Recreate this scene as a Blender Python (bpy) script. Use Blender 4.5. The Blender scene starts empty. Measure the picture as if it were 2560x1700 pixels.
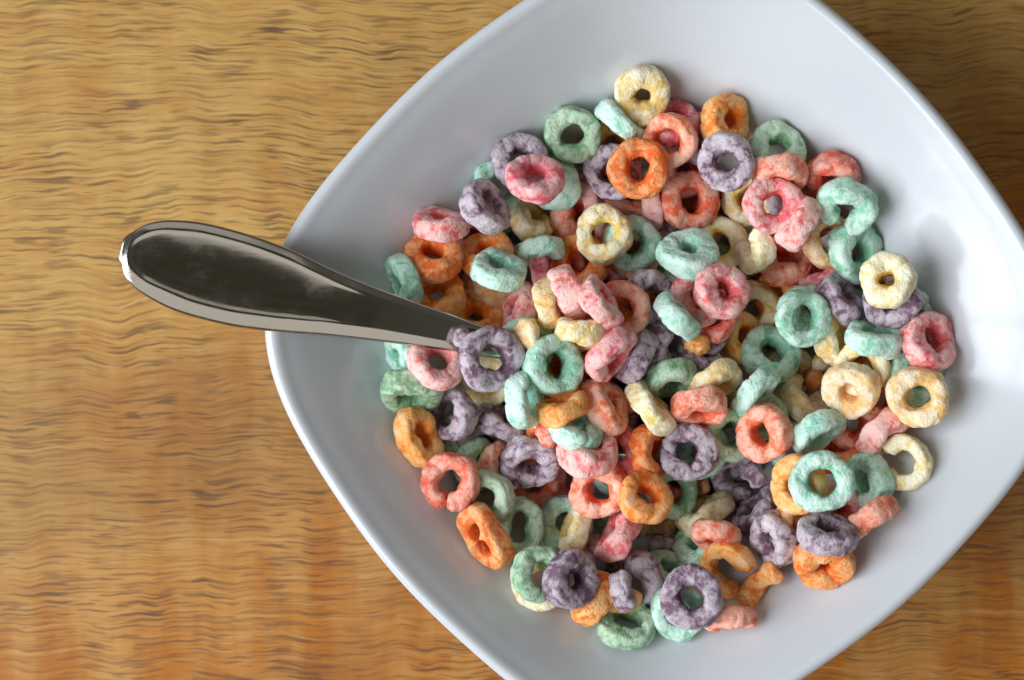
import bpy, math, random
import numpy as np
from mathutils import Matrix, Vector, Quaternion

# ------------------------------------------------------------------ scene, camera, light
S = bpy.context.scene
COL = S.collection
CAM_H = 0.60          # camera height over the table (m)
LENS, SENSOR = 52.5, 23.6
cd = bpy.data.cameras.new('camera')
cam = bpy.data.objects.new('camera', cd)
COL.objects.link(cam)
cam.location = (0, 0, CAM_H)
cd.lens, cd.sensor_width, cd.sensor_fit = LENS, SENSOR, 'HORIZONTAL'
cd.clip_start, cd.clip_end = 0.01, 50
cd.dof.use_dof = True
cd.dof.focus_distance = CAM_H - 0.046
cd.dof.aperture_fstop = 9.0
S.camera = cam

W = bpy.data.worlds.new('World')
S.world = W
W.use_nodes = True
bg = W.node_tree.nodes['Background']
# dim room all round: beige walls, darker overhead
wn = W.node_tree.nodes; wl = W.node_tree.links
wtc = wn.new('ShaderNodeTexCoord')
wsp = wn.new('ShaderNodeSeparateXYZ'); wl.new(wtc.outputs['Generated'], wsp.inputs[0])
wno = wn.new('ShaderNodeTexNoise'); wno.inputs['Scale'].default_value = 7.0; wno.inputs['Detail'].default_value = 3
wl.new(wtc.outputs['Generated'], wno.inputs['Vector'])
wad = wn.new('ShaderNodeMath'); wad.operation = 'MULTIPLY_ADD'
wl.new(wno.outputs['Fac'], wad.inputs[0]); wad.inputs[1].default_value = 0.55; wl.new(wsp.outputs[2], wad.inputs[2])
wmr = wn.new('ShaderNodeMapRange'); wmr.interpolation_type = 'SMOOTHSTEP'
wmr.inputs['From Min'].default_value = 0.98; wmr.inputs['From Max'].default_value = 1.30
wl.new(wad.outputs[0], wmr.inputs['Value'])
wmx = wn.new('ShaderNodeMix'); wmx.data_type = 'RGBA'
wmx.inputs[6].default_value = (0.86, 0.82, 0.74, 1)
wmx.inputs[7].default_value = (0.42, 0.41, 0.25, 1)
wl.new(wmr.outputs[0], wmx.inputs[0]); wl.new(wmx.outputs[2], bg.inputs[0])
bg.inputs[1].default_value = 0.085

def area(name, loc, target, sx, sy, power, col):
    ld = bpy.data.lights.new(name, 'AREA')
    ld.shape, ld.size, ld.size_y, ld.energy, ld.color = 'RECTANGLE', sx, sy, power, col
    o = bpy.data.objects.new(name, ld)
    COL.objects.link(o)
    o.location = loc
    o.rotation_euler = (Vector(target) - Vector(loc)).to_track_quat('-Z', 'Y').to_euler()
    return o

# a tall window to the left: two by two panes of daylight
WC, WT = Vector((-1.00, -0.27, 0.83)), Vector((0.03, 0.0, 0.03))
wd = (WT - WC).normalized()
wx = wd.cross(Vector((0, 0, 1))).normalized()
wy = wx.cross(wd).normalized()
for i in (-1, 1):
    for j in (-1, 1):
        c = WC + wx * i * 0.30 + wy * j * 0.30
        area('window_pane_light', c, c + wd, 0.55, 0.55, 7.0, (0.89, 0.945, 1.0))
# softer, warmer daylight returned by the room on the near side
area('room_fill_light', (-0.05, -1.05, 1.10), (0.03, 0, 0.03), 2.0, 1.4, 4.6, (1.0, 0.95, 0.87))
area('room_fill_light', (0.05, 1.10, 1.15), (0.03, 0, 0.03), 1.5, 1.1, 1.7, (1.0, 0.95, 0.87))  # added far-side fill lamp, gives the spoon's upper border a beige reflection

S.view_settings.view_transform = 'Standard'
S.view_settings.look = 'None'
S.view_settings.exposure = 0.14
S.view_settings.gamma = 1
S.view_settings.use_curve_mapping = False
S.cycles.use_denoising = True
S.cycles.max_bounces = 10
S.cycles.diffuse_bounces = 6
S.cycles.sample_clamp_indirect = 6

rng = np.random.default_rng(11)
random.seed(5)

def mmpp(z):                      # metres per photo pixel at height z
    return (CAM_H - z) * SENSOR / (LENS * 2560)

def at(px, py, z):
    k = mmpp(z)
    return (px - 1280) * k, (850 - py) * k

# ------------------------------------------------------------------ helpers
def mesh_obj(name, verts, faces, mat, parent=None, smooth=True):
    me = bpy.data.meshes.new(name)
    me.from_pydata([tuple(map(float, v)) for v in verts], [], faces)
    me.materials.append(mat)
    if smooth:
        me.polygons.foreach_set('use_smooth', [True] * len(me.polygons))
    me.update()
    o = bpy.data.objects.new(name, me)
    COL.objects.link(o)
    o.parent = parent
    return o

def tag(o, label=None, cat=None, group=None, kind=None):
    if label: o['label'] = label
    if cat: o['category'] = cat
    if group: o['group'] = group
    if kind: o['kind'] = kind
    return o

class N:
    """small node-tree writer"""
    def __init__(s, name):
        s.m = bpy.data.materials.new(name)
        s.m.use_nodes = True
        s.t = s.m.node_tree
        s.b = s.t.nodes['Principled BSDF']
        s.out = s.t.nodes['Material Output']
    def n(s, typ, **kw):
        nd = s.t.nodes.new('ShaderNode' + typ)
        for k, v in kw.items():
            if k.startswith('i_'):
                nd.inputs[k[2:].replace('_', ' ')].default_value = v
            else:
                setattr(nd, k, v)
        return nd
    def l(s, a, b):
        s.t.links.new(a, b)
    def math(s, op, a, b=None, clamp=False):
        nd = s.t.nodes.new('ShaderNodeMath')
        nd.operation, nd.use_clamp = op, clamp
        for i, v in enumerate((a, b)):
            if v is None: continue
            if isinstance(v, (int, float)): nd.inputs[i].default_value = v
            else: s.l(v, nd.inputs[i])
        return nd.outputs[0]
    def mix(s, fac, a, b, mode='MIX'):
        nd = s.t.nodes.new('ShaderNodeMix')
        nd.data_type, nd.blend_type = 'RGBA', mode
        for sock, v in ((nd.inputs[0], fac), (nd.inputs[6], a), (nd.inputs[7], b)):
            if isinstance(v, (int, float)): sock.default_value = v
            elif isinstance(v, tuple): sock.default_value = v + (1,)
            else: s.l(v, sock)
        return nd.outputs[2]
    def ramp(s, v, lo, hi):
        nd = s.n('MapRange')
        nd.interpolation_type = 'SMOOTHSTEP'
        nd.inputs['From Min'].default_value, nd.inputs['From Max'].default_value = min(lo, hi), max(lo, hi)
        if lo > hi: nd.inputs['To Min'].default_value, nd.inputs['To Max'].default_value = 1, 0
        s.l(v, nd.inputs['Value'])
        return nd.outputs[0]
    def noise(s, vec, scale, detail=2, rough=0.5, dist=0.0):
        nd = s.n('TexNoise')
        nd.inputs['Scale'].default_value = scale
        nd.inputs['Detail'].default_value = detail
        nd.inputs['Roughness'].default_value = rough
        nd.inputs['Distortion'].default_value = dist
        s.l(vec, nd.inputs['Vector'])
        return nd.outputs['Fac']

# ------------------------------------------------------------------ materials
def wood_material():
    g = N('varnished_wood')
    tc = g.n('TexCoord').outputs['Object']
    sp = g.n('SeparateXYZ'); g.l(tc, sp.inputs[0])
    X, Y = sp.outputs[0], sp.outputs[1]
    def vec(x, y, z=0.0):
        c = g.n('CombineXYZ')
        for k, v in enumerate((x, y, z)):
            if isinstance(v, (int, float)): c.inputs[k].default_value = v
            else: g.l(v, c.inputs[k])
        return c.outputs[0]
    M = g.math
    # rippled grain: lines run along x and undulate together
    w1 = g.noise(vec(M('MULTIPLY', X, 46.0), M('MULTIPLY', Y, 9.0)), 1.0, 1, 0.4)
    w2 = g.noise(vec(M('MULTIPLY', X, 120.0), M('MULTIPLY', Y, 50.0), 3.0), 1.0, 1, 0.5)
    w3 = g.noise(vec(M('MULTIPLY', X, 7.0), M('MULTIPLY', Y, 6.0), 9.0), 1.0, 1, 0.5)
    warp = M('ADD', M('ADD', M('MULTIPLY', w1, 0.0070), M('MULTIPLY', w2, 0.0020)), M('MULTIPLY', w3, 0.02))
    Yw = M('ADD', Y, warp)
    # dense fine lines, then pores as short dark dashes of several sizes
    l1 = g.noise(vec(M('MULTIPLY', X, 45.0), M('MULTIPLY', Yw, 1400.0)), 1.0, 2, 0.6)
    l2 = g.noise(vec(M('MULTIPLY', X, 22.0), M('MULTIPLY', Yw, 560.0), 8.0), 1.0, 3, 0.65)
    p1 = g.noise(vec(M('MULTIPLY', X, 105.0), M('MULTIPLY', Yw, 1250.0)), 1.0, 1, 0.35)
    p2 = g.noise(vec(M('MULTIPLY', X, 70.0), M('MULTIPLY', Yw, 1000.0), 5.0), 1.0, 1, 0.4)
    dens = g.noise(vec(M('MULTIPLY', X, 22.0), M('MULTIPLY', Yw, 60.0), 2.0), 1.0, 3, 0.55)
    dens = g.ramp(dens, 0.34, 0.66)
    pore = M('MULTIPLY', g.ramp(p1, 0.55, 0.66), M('ADD', M('MULTIPLY', dens, 0.55), 0.30), True)
    pore2 = M('MULTIPLY', g.ramp(p2, 0.58, 0.67), M('ADD', M('MULTIPLY', dens, 0.75), 0.12), True)
    # colour: golden to reddish brown, broad bands, quilted figure
    big = g.noise(vec(M('MULTIPLY', X, 3.5), M('MULTIPLY', Yw, 22.0), 1.0), 1.0, 4, 0.6)
    slope = M('ADD', M('MULTIPLY', Y, -4.6), M('MULTIPLY', X, 1.5))
    hue = g.ramp(M('ADD', big, slope), 0.20, 0.66)
    fig = g.noise(vec(M('MULTIPLY', X, 52.0), M('MULTIPLY', Y, 13.0), 7.0), 1.0, 3, 0.65)
    fig = g.ramp(fig, 0.36, 0.66)
    blot = g.noise(vec(M('MULTIPLY', X, 38.0), M('MULTIPLY', Yw, 110.0), 4.0), 1.0, 4, 0.65)
    dark = g.noise(vec(M('MULTIPLY', X, 9.0), M('MULTIPLY', Y, 15.0), 6.0), 1.0, 2, 0.5)
    c = g.mix(hue, (0.49, 0.280, 0.076), (0.42, 0.138, 0.015))
    c = g.mix(M('MULTIPLY', g.ramp(blot, 0.44, 0.72), 0.60), c, (0.43, 0.155, 0.022))
    c = g.mix(M('MULTIPLY', fig, 0.46), c, (0.62, 0.40, 0.14))
    c = g.mix(M('MULTIPLY', g.ramp(l2, 0.47, 0.30), 0.34), c, (0.64, 0.42, 0.17))
    c = g.mix(M('MULTIPLY', g.ramp(dark, 0.46, 0.74), 0.50), c, (0.22, 0.105, 0.040))
    c = g.mix(M('MULTIPLY', g.ramp(l2, 0.48, 0.70), 0.34), c, (0.26, 0.105, 0.034))
    c = g.mix(M('MULTIPLY', g.ramp(l1, 0.50, 0.72), 0.66), c, (0.19, 0.080, 0.030))
    c = g.mix(M('MULTIPLY', pore, 0.82), c, (0.105, 0.052, 0.030))
    c = g.mix(M('MULTIPLY', pore2, 0.82), c, (0.085, 0.046, 0.030))
    pore = M('ADD', pore, pore2, True)
    g.l(c, g.b.inputs['Base Color'])
    g.b.inputs['Roughness'].default_value = 0.42
    g.b.inputs['Specular IOR Level'].default_value = 0.26
    bmp = g.n('Bump', i_Strength=0.25, i_Distance=0.0004)
    g.l(M('SUBTRACT', M('MULTIPLY', fig, 0.5), pore), bmp.inputs['Height'])
    g.l(bmp.outputs[0], g.b.inputs['Normal'])
    return g.m

def porcelain_material():
    g = N('white_porcelain')
    tc = g.n('TexCoord').outputs['Object']
    n = g.noise(tc, 30, 2)
    g.l(g.mix(n, (0.555, 0.58, 0.615), (0.59, 0.61, 0.64)), g.b.inputs['Base Color'])
    g.b.inputs['Roughness'].default_value = 0.16
    g.b.inputs['Specular IOR Level'].default_value = 0.5
    bmp = g.n('Bump', i_Strength=0.06, i_Distance=0.002)
    g.l(g.noise(tc, 60, 2), bmp.inputs['Height'])
    g.l(bmp.outputs[0], g.b.inputs['Normal'])
    return g.m

def steel_material():
    g = N('polished_steel')
    tc = g.n('TexCoord').outputs['Object']
    mp = g.n('Mapping'); mp.inputs['Scale'].default_value = (60, 900, 900)
    g.l(tc, mp.inputs[0])
    n = g.noise(mp.outputs[0], 1, 3, 0.6)
    g.b.inputs['Base Color'].default_value = (0.60, 0.57, 0.52, 1)
    g.b.inputs['Metallic'].default_value = 1
    sm = g.ramp(g.noise(tc, 120, 4, 0.65), 0.48, 0.70)
    g.l(g.math('ADD', g.math('ADD', g.math('MULTIPLY', n, 0.12), 0.08), g.math('MULTIPLY', sm, 0.09)), g.b.inputs['Roughness'])
    bmp = g.n('Bump', i_Strength=0.05, i_Distance=0.0002)
    g.l(n, bmp.inputs['Height'])
    g.l(bmp.outputs[0], g.b.inputs['Normal'])
    return g.m

def cereal_material(name, deep, pale):
    g = N(name)
    tc = g.n('TexCoord').outputs['Object']
    oi = g.n('ObjectInfo')
    off = g.n('VectorMath', operation='MULTIPLY_ADD')
    g.l(oi.outputs['Random'], off.inputs[0])
    off.inputs[1].default_value = (3.1, 7.7, 5.3)
    g.l(tc, off.inputs[2])
    v = off.outputs[0]
    n1 = g.noise(v, 260, 4, 0.62, 0.4)      # patches of sugar glaze
    n2 = g.noise(v, 900, 3, 0.6)            # crumb
    n3 = g.noise(v, 1700, 3, 0.65)           # sugar grain
    at_ = g.n('Attribute', attribute_name='bare')   # where the glaze is thin: cracks and the punched hole
    bare = at_.outputs['Fac']
    cover = g.math('SUBTRACT', g.math('ADD', n1, g.math('MULTIPLY', g.math('SUBTRACT', n2, 0.5), 0.55)),
                   g.math('MULTIPLY', bare, 0.30))
    cover = g.math('ADD', cover, g.math('MULTIPLY', g.math('SUBTRACT', oi.outputs['Random'], 0.0), 0.10))
    f = g.ramp(cover, 0.26, 0.58)
    c = g.mix(f, deep, pale)
    white = tuple(0.45 * p + 0.50 * 0.9 for p in pale)
    c = g.mix(g.math('MULTIPLY', g.ramp(cover, 0.54, 0.76), 0.50), c, white)
    speck = g.noise(v, 700, 2, 0.5)
    c = g.mix(g.math('MULTIPLY', g.ramp(speck, 0.69, 0.76), 0.55), c, tuple(d * 0.75 for d in deep))
    hs = g.n('HueSaturation')
    g.l(g.math('ADD', 0.49, g.math('MULTIPLY', oi.outputs['Random'], 0.02)), hs.inputs['Hue'])
    g.l(g.math('ADD', 0.95, g.math('MULTIPLY', oi.outputs['Random'], 0.14)), hs.inputs['Value'])
    hs.inputs['Saturation'].default_value = 1.0
    g.l(c, hs.inputs['Color'])
    g.l(hs.outputs[0], g.b.inputs['Base Color'])
    g.l(g.math('ADD', 0.40, g.math('MULTIPLY', n2, 0.45)), g.b.inputs['Roughness'])
    g.b.inputs['Specular IOR Level'].default_value = 0.42
    vo = g.n('TexVoronoi', feature='F1'); vo.inputs['Scale'].default_value = 620
    g.l(v, vo.inputs['Vector'])
    pk = g.n('SeparateColor'); g.l(vo.outputs['Color'], pk.inputs[0])
    pit = g.math('MULTIPLY', g.ramp(vo.outputs['Distance'], 0.36, 0.16), g.math('GREATER_THAN', pk.outputs[0], 0.76))
    b0 = g.n('Bump', i_Strength=0.5, i_Distance=0.00032)
    g.l(g.math('SUBTRACT', 1.0, pit), b0.inputs['Height'])
    b1 = g.n('Bump', i_Strength=0.55, i_Distance=0.0006)
    g.l(g.math('ADD', n2, g.math('MULTIPLY', n1, 0.8)), b1.inputs['Height'])
    g.l(b0.outputs[0], b1.inputs['Normal'])
    b2 = g.n('Bump', i_Strength=0.9, i_Distance=0.00032)
    g.l(n3, b2.inputs['Height'])
    g.l(b1.outputs[0], b2.inputs['Normal'])
    g.l(b2.outputs[0], g.b.inputs['Normal'])
    return g.m

WOOD, PORC, STEEL = wood_material(), porcelain_material(), steel_material()
MATS = {
    'mint':   cereal_material('mint_cereal',   (0.27, 0.58, 0.41), (0.60, 0.82, 0.70)),
    'sage':   cereal_material('sage_cereal',   (0.22, 0.41, 0.22), (0.50, 0.66, 0.49)),
    'purple': cereal_material('purple_cereal', (0.175, 0.095, 0.14), (0.53, 0.445, 0.505)),
    'pink':   cereal_material('pink_cereal',   (0.78, 0.13, 0.14), (0.89, 0.50, 0.48)),
    'coral':  cereal_material('coral_cereal',  (0.82, 0.15, 0.06), (0.90, 0.45, 0.33)),
    'orange': cereal_material('orange_cereal', (0.84, 0.19, 0.015), (0.91, 0.45, 0.16)),
    'peach':  cereal_material('peach_cereal',  (0.84, 0.40, 0.10), (0.91, 0.67, 0.40)),
    'cream':  cereal_material('cream_cereal',  (0.88, 0.55, 0.19), (0.94, 0.79, 0.55)),
    'yellow': cereal_material('yellow_cereal', (0.82, 0.58, 0.17), (0.93, 0.86, 0.62)),
}

# ------------------------------------------------------------------ the table
def build_table():
    x0, x1, y0, y1, zt, zb, r = -0.75, 0.75, -0.5, 0.5, 0.0, -0.03, 0.003
    v = [(x0, y0, zb), (x1, y0, zb), (x1, y1, zb), (x0, y1, zb),
         (x0, y0, zt - r), (x1, y0, zt - r), (x1, y1, zt - r), (x0, y1, zt - r),
         (x0 + r, y0 + r, zt), (x1 - r, y0 + r, zt), (x1 - r, y1 - r, zt), (x0 + r, y1 - r, zt)]
    f = [(3, 2, 1, 0), (8, 9, 10, 11)]
    for b in (0, 4):
        for i in range(4):
            j = (i + 1) % 4
            f.append((b + i, b + j, b + 4 + j, b + 4 + i))
    o = mesh_obj('table_top', v, f, WOOD, smooth=False)
    tag(o, 'golden brown varnished wooden table top with wavy horizontal grain', 'table', kind='structure')
build_table()

# ------------------------------------------------------------------ the bowl
BC = Vector((*at(1660, 850, 0.055), 0))
BROT = math.radians(-4)
KR = mmpp(0.055)
R0, R4, R8 = 940.7 * KR, 54.3 * KR, 7.8 * KR          # outer lip, as measured
# inner profile: height, mean radius (m), share of the squareness
PROF = [(0.0090, 0.0000, .20), (0.0092, 0.0150, .20), (0.0106, 0.0290, .25), (0.0160, 0.0420, .35), (0.0250, 0.0528, .50),
        (0.0345, 0.0620, .66), (0.0420, 0.0698, .82), (0.0480, 0.0768, .92), (0.0520, 0.0818, .98), (0.0543, 0.0852, 1.0)]
PZ, PR, PK = (np.array(c) for c in zip(*PROF))

def shape_factor(th, k):
    t = th - BROT
    return 1 + k * (R4 / R0 * np.cos(4 * t) + R8 / R0 * np.cos(8 * t))

def inner_height(x, y):
    """height of the bowl's inside under a point, and its slope"""
    dx, dy = x - BC.x, y - BC.y
    r, th = np.hypot(dx, dy), np.arctan2(dy, dx)
    rr = r.copy()
    for _ in range(4):
        k = np.interp(rr, PR, PK)
        rr = r / shape_factor(th, k)
    z = np.interp(rr, PR, PZ)
    dz = (np.interp(rr + 0.001, PR, PZ) - np.interp(rr - 0.001, PR, PZ)) / 0.002
    z = z + np.maximum(rr - PR[-1], 0) * 1.2
    return z, dz

def smooth_profile(pts, n):
    """Catmull-Rom through profile points"""
    p = np.array(pts, float)
    p = np.vstack([2 * p[0] - p[1], p, 2 * p[-1] - p[-2]])
    out = []
    for i in range(1, len(p) - 2):
        for u in np.linspace(0, 1, n, endpoint=False):
            a, b, c, d = p[i - 1], p[i], p[i + 1], p[i + 2]
            out.append(0.5 * (2 * b + (c - a) * u + (2 * a - 5 * b + 4 * c - d) * u * u + (3 * b - a - 3 * c + d) * u ** 3))
    out.append(p[-2])
    return np.array(out)

def build_bowl():
    lip = [(0.0554, 0.0868, 1.0), (0.0558, 0.0880, 1.0), (0.0555, 0.0891, 1.0), (0.0546, R0 - .0001, 1.0), (0.0532, R0 - 0.0005, 1.0)]
    outer = [(0.0505, R0 - 0.0026, .98), (0.045, R0 - 0.0095, .92), (0.036, 0.0705, .78), (0.026, 0.0600, .60), (0.016, 0.0500, .45),
             (0.008, 0.0440, .40), (0.004, 0.0425, .40), (0.0012, 0.0425, .40), (0.0004, 0.0415, .40), (0.0004, 0.038, .40), (0.004, 0.037, .40), (0.005, 0.02, .3), (0.005, 0.0, .3)]
    prof = smooth_profile(PROF + lip + outer, 4)
    n = 192
    th = np.linspace(0, 2 * np.pi, n, endpoint=False)
    V, F = [], []
    for z, r, k in prof:
        r = max(r, 0.0002)
        rr = r * shape_factor(th, k) * (1 + k * (.0016 * np.sin(3 * th + 1.1) + .0010 * np.sin(7 * th + .4)))
        V.append(np.stack([rr * np.cos(th), rr * np.sin(th), z + .0003 * k * (z / .055) * np.sin(2 * th + .7)], 1))
    m = len(V)
    V = np.concatenate(V)
    for i in range(m - 1):
        for j in range(n):
            k = (j + 1) % n
            F.append((i * n + j, i * n + k, (i + 1) * n + k, (i + 1) * n + j))
    F.append(tuple(range(n))[::-1]); F.append(tuple((m - 1) * n + j for j in range(n)))
    o = mesh_obj('cereal_bowl', V, F, PORC)
    o.location = BC
    tag(o, 'white glazed rounded square bowl turned cornerwise on the table, full of cereal', 'bowl')
build_bowl()

# ------------------------------------------------------------------ the spoon
def build_spoon():
    # stations on the photo: centre, half width in pixels, height
    st = [(299, 630, 1, .0690), (303, 631, 24, .0690), (314, 632, 47, .0689), (334, 636, 68, .0687), (364, 642, 88, .0682), (412, 652, 105, .0674),
          (485, 671, 117, .0659), (596, 700, 117, .0635), (692, 724, 107, .0614), (765, 744, 94, .0600), (838, 763, 80, .0583),
          (910, 781, 69, .0566), (982, 798, 60, .0548), (1053, 815, 52, .0527), (1125, 832, 45, .0503), (1200, 852, 37, .0474), (1270, 870, 30, .0440), (1340, 888, 27, .0405)]
    st = np.array(st, float)
    cs = smooth_profile(st, 5)
    C = np.array([[*at(a, b, z), z] for a, b, _, z in cs])
    hw = np.array([max(w, .6) * mmpp(z) for _, _, w, z in cs])
    T = np.gradient(C, axis=0); T /= np.linalg.norm(T, axis=1)[:, None]
    side = np.cross([0, 0, 1], T); side /= np.linalg.norm(side, axis=1)[:, None]
    up = np.cross(T, side)
    s = np.concatenate([[0], np.cumsum(np.linalg.norm(np.diff(C, axis=0), axis=1))])
    # relief from the distance to the outline: sloping border, fine step, dished panel, flat neck
    ed = np.stack([s, hw], 1)
    ed = np.concatenate([ed[:-1] * (1 - f) + ed[1:] * f for f in (0, .25, .5, .75)])
    ol = np.concatenate([ed, ed * [1, -1]])
    us = np.concatenate([np.linspace(-1, -.999, 1), np.linspace(-.985, .985, 41), [1.0]])
    th = np.interp(s, [0, .004, .03, .07, .10], [.0010, .0016, .0019, .0024, .0026])
    V, nu = [], len(us)
    for i in range(len(C)):
        row = []
        for u in us:
            d = np.sqrt(((ol - [s[i], u * hw[i]]) ** 2).sum(1).min())
            b = (.0031 - .0009 * u) * np.interp(s[i], [0, .012, .05, .085], [.60, 1, 1, .55])
            q = min(d / b, 1)
            z = -.00125 * (b / .0031) * np.interp(s[i], [0, .002, .008], [.35, .5, 1]) * (1 - q) ** 1.15 - .00035 * max(0, 1 - d / .0004) ** 2
            if d > b:
                k = min((d - b) / .0005, 1); m_ = min((d - b) / .0065, 1)
                fade = np.interp(s[i], [0, .048, .062], [1, 1, 0])
                z -= fade * (.00022 * k * k * (3 - 2 * k) + .00075 * m_ * (2 - m_))
            row.append(C[i] + side[i] * u * hw[i] + up[i] * (z + th[i] * .5))
        for u in us[::-1]:
            row.append(C[i] + side[i] * u * hw[i] * .985 + up[i] * (-.00105 - th[i] * .5 * (1 - .45 * u * u) - .0002))
        V += row
    n = 2 * nu
    F = []
    for i in range(len(C) - 1):
        for j in range(n):
            k = (j + 1) % n
            F.append((i * n + j, (i + 1) * n + j, (i + 1) * n + k, i * n + k))
    F.append(tuple(range(n))); F.append(tuple(reversed(range((len(C) - 1) * n, len(C) * n))))
    root = bpy.data.objects.new('spoon', None)
    COL.objects.link(root)
    root.location = C[-1]
    root.empty_display_size = .02
    V = np.array(V) - C[-1]
    mesh_obj('handle', V, F, STEEL, root)
    tag(root, 'polished steel spoon resting on the bowl rim, its handle reaching out over the table', 'spoon')
    # the spoon's bowl, sunk in the cereal
    e = C[-1]; d = T[-1].copy(); d[2] = -.20; d /= np.linalg.norm(d)
    sd = np.cross([0, 0, 1], d); sd /= np.linalg.norm(sd); upv = np.cross(d, sd)
    L, Wd = .058, .019
    V, F = [], []
    nu, nv = 25, 17
    for side_ in (0, 1):
        for i in range(nu):
            u = i / (nu - 1)
            w = max(.0025 * (1 - u) ** 3, Wd * math.sin(math.pi * min(1, u ** .85) ) ** .62 if 0 < u < 1 else .0004)
            for j in range(nv):
                v = j / (nv - 1) * 2 - 1
                dep = -.0085 * math.sin(math.pi * u) ** .8 * (1 - v * v)
                V.append(d * (u * L - .002) + sd * v * w + upv * (dep - .0012 * side_))
    m = nu * nv
    for i in range(nu - 1):
        for j in range(nv - 1):
            a = i * nv + j
            F.append((a, a + nv, a + nv + 1, a + 1))
            F.append((m + a, m + a + 1, m + a + nv + 1, m + a + nv))
    per = [j for j in range(nv)] + [i * nv + nv - 1 for i in range(1, nu)] + [(nu - 1) * nv + j for j in range(nv - 2, -1, -1)] + [i * nv for i in range(nu - 2, 0, -1)]
    for q in range(len(per)):
        a, b = per[q], per[(q + 1) % len(per)]
        F.append((a, b, m + b, m + a))
    mesh_obj('spoon_bowl', V, F, STEEL, root)
    # obstacle points for the pile: (x, y, z, radius)
    ob = []
    for i in range(len(C)):
        if s[i] > .045:
            for u in np.linspace(-.8, .8, 5):
                ob.append([*(C[i] + side[i] * u * hw[i]), .0016])
    for i in range(0, m, 2):
        ob.append([*(np.array(V[i]) + e), .0015])
    return np.array(ob)
SPOON_PTS = build_spoon()

# ------------------------------------------------------------------ cereal shapes
def gnoise(p, seed):
    """3-D gradient noise on an (n,3) array, about -1..1"""
    pi = np.floor(p).astype(np.int64)
    pf = p - pi
    w = pf * pf * pf * (pf * (pf * 6 - 15) + 10)
    tot = np.zeros(len(p))
    for cx in (0, 1):
        for cy in (0, 1):
            for cz in (0, 1):
                h = (pi[:, 0] + cx) * 374761393 + (pi[:, 1] + cy) * 668265263 + (pi[:, 2] + cz) * 2147483647 + seed * 974711
                h = (h ^ (h >> 13)) * 1274126177
                h = h ^ (h >> 16)
                gx = ((h & 1023) / 511.5 - 1); gy = (((h >> 10) & 1023) / 511.5 - 1); gz = (((h >> 20) & 1023) / 511.5 - 1)
                dot = gx * (pf[:, 0] - cx) + gy * (pf[:, 1] - cy) + gz * (pf[:, 2] - cz)
                wt = (w[:, 0] if cx else 1 - w[:, 0]) * (w[:, 1] if cy else 1 - w[:, 1]) * (w[:, 2] if cz else 1 - w[:, 2])
                tot += dot * wt
    return tot * 1.5

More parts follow.
